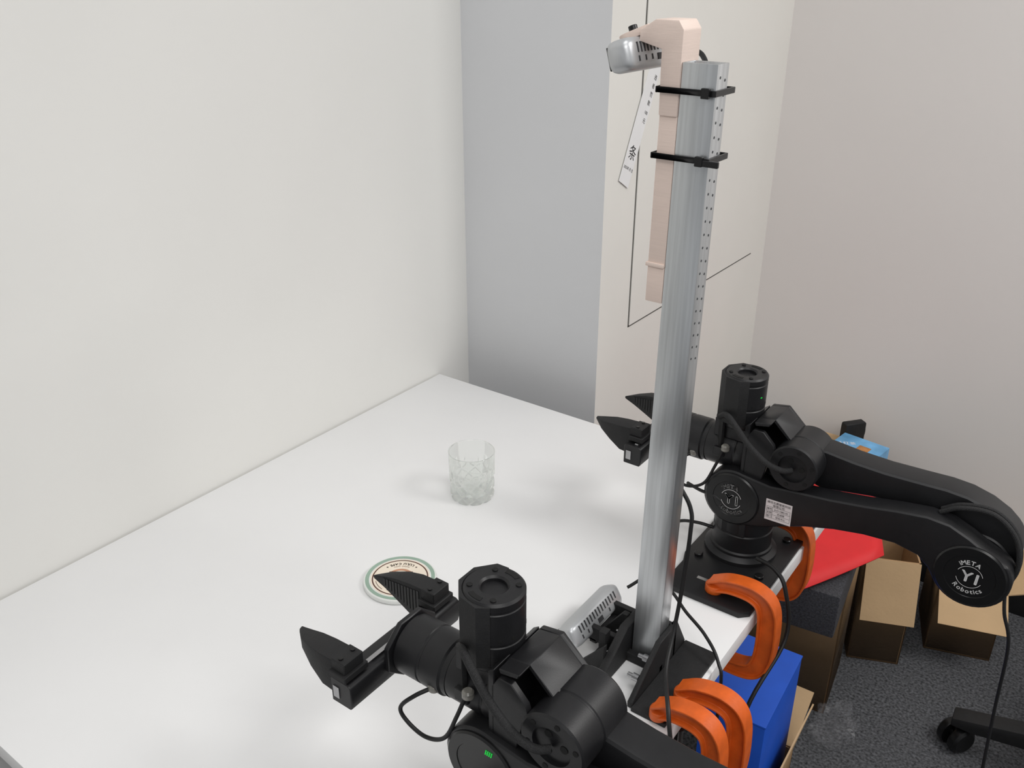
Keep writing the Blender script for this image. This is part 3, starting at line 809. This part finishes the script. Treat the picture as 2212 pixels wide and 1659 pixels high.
def bag(loc, s, label):
    bm = B(); bmesh.ops.create_icosphere(bm, subdivisions=4, radius=1)
    for v in bm.verts:
        nn = noise.noise(v.co*2.2+Vector(loc)*5)*0.45+noise.noise(v.co*6+Vector(loc)*3)*0.22
        q = v.co*(1+nn); v.co = Vector((q.x*s[0], q.y*s[1], max(0, (q.z+0.7))*s[2]))
    o = finish(bm, "plastic_bag", M_FILM, loc=loc, ang=0.25); tag(o, label, "plastic bag")
bag((-0.285, 1.60, 0.001), (0.04, 0.06, 0.04), "crumpled clear plastic bag on the carpet")

# ------------------------------------------------------------------ office chair
ch = tag(empty("office_chair", (0.225, 1.735, 0)), "black office chair with star base on castors", "office chair")
for k in range(5):
    a = math.radians(182+72*k)
    Mk = Matrix.Rotation(a, 4, 'Z')
    bm = B(); prism(bm, [(0.02, 0.10), (0.02, 0.145), (0.10, 0.135), (0.27, 0.095), (0.30, 0.088), (0.30, 0.068), (0.26, 0.066)], -0.021, 0.021, 'y', Mk)
    lg = finish(bm, "leg", M_BLACKM, ch, bevel=0.004)
    bm = B(); C = Mk @ Vector((0.285, 0, 0.031))
    Mc = Matrix.Translation(C) @ Matrix.Rotation(a+0.9, 4, 'Z')
    for q in (-1, 1):
        lathe(bm, [(0, q*0.007), (0.030, q*0.008), (0.031, q*0.012), (0.030, q*0.023), (0.024, q*0.028), (0, q*0.028)], (0, 0, 0), 'y', 32, M=Mc)
    cyl(bm, (0, 0, 0), 0.010, -0.008, 0.008, 'y', 16, M=Mc); cyl(bm, (0, 0, 0), 0.007, 0.0, 0.040, 'z', 16, M=Mc)
    finish(bm, "castor", M_BLACK2, ch)
bm = B(); cyl(bm, (0, 0, 0), 0.035, 0.09, 0.16, 'z', 32, ch=0.004); cyl(bm, (0, 0, 0), 0.014, 0.159, 0.40, 'z', 24); finish(bm, "gas_column", M_BLACKM, ch)
bm = B(); box(bm, (-0.015, -0.2, 0.40), (0.38, 0.2, 0.46)); finish(bm, "seat", M_BLACKM, ch, bevel=0.025, seg=4)
bm = B(); box(bm, (0.35, -0.19, 0.55), (0.39, 0.19, 1.0)); box(bm, (0.34, -0.03, 0.41), (0.38, 0.03, 0.56)); finish(bm, "backrest", M_BLACKM, ch, bevel=0.012, seg=3)

# ------------------------------------------------------------------ lights
def area(name, loc, tgt, sx, sy, e, col=(1, 1, 1)):
    d = bpy.data.lights.new(name, 'AREA'); d.shape = 'RECTANGLE'; d.size = sx; d.size_y = sy; d.energy = e; d.color = col
    o = bpy.data.objects.new(name, d); COL.objects.link(o); o.location = loc
    o.rotation_euler = (Vector(tgt)-Vector(loc)).to_track_quat('-Z', 'Y').to_euler(); return o
area("ceiling_light_key", (1.25, 1.55, 2.65), (0.9, 1.4, 0), 0.8, 0.8, 32, (1.0, 0.985, 0.965))
area("ceiling_light_fill", (0.9, -0.6, 2.65), (0.5, -0.2, 0), 1.4, 0.8, 23, (1.0, 0.985, 0.965))
area("ceiling_light_over", (-0.2, 0.5, 2.7), (-0.2, 0.5, 0), 0.8, 0.8, 7.5, (1, 0.99, 0.98))
wd = bpy.data.worlds.new("w"); scene.world = wd; wd.use_nodes = True
wd.node_tree.nodes["Background"].inputs[0].default_value = (0.97, 0.98, 1.0, 1)
wd.node_tree.nodes["Background"].inputs[1].default_value = 0.385

# ------------------------------------------------------------------ camera
cd = bpy.data.cameras.new("camera"); cam = bpy.data.objects.new("camera", cd); COL.objects.link(cam)
cd.sensor_fit = 'HORIZONTAL'; cd.sensor_width = 36; cd.lens = 36*1914/2212; cd.clip_start = 0.02
cam.location = (0, 0, 1.55)
cam.rotation_euler = (math.radians(90-25.2), 0, math.radians(36.2))
scene.camera = cam
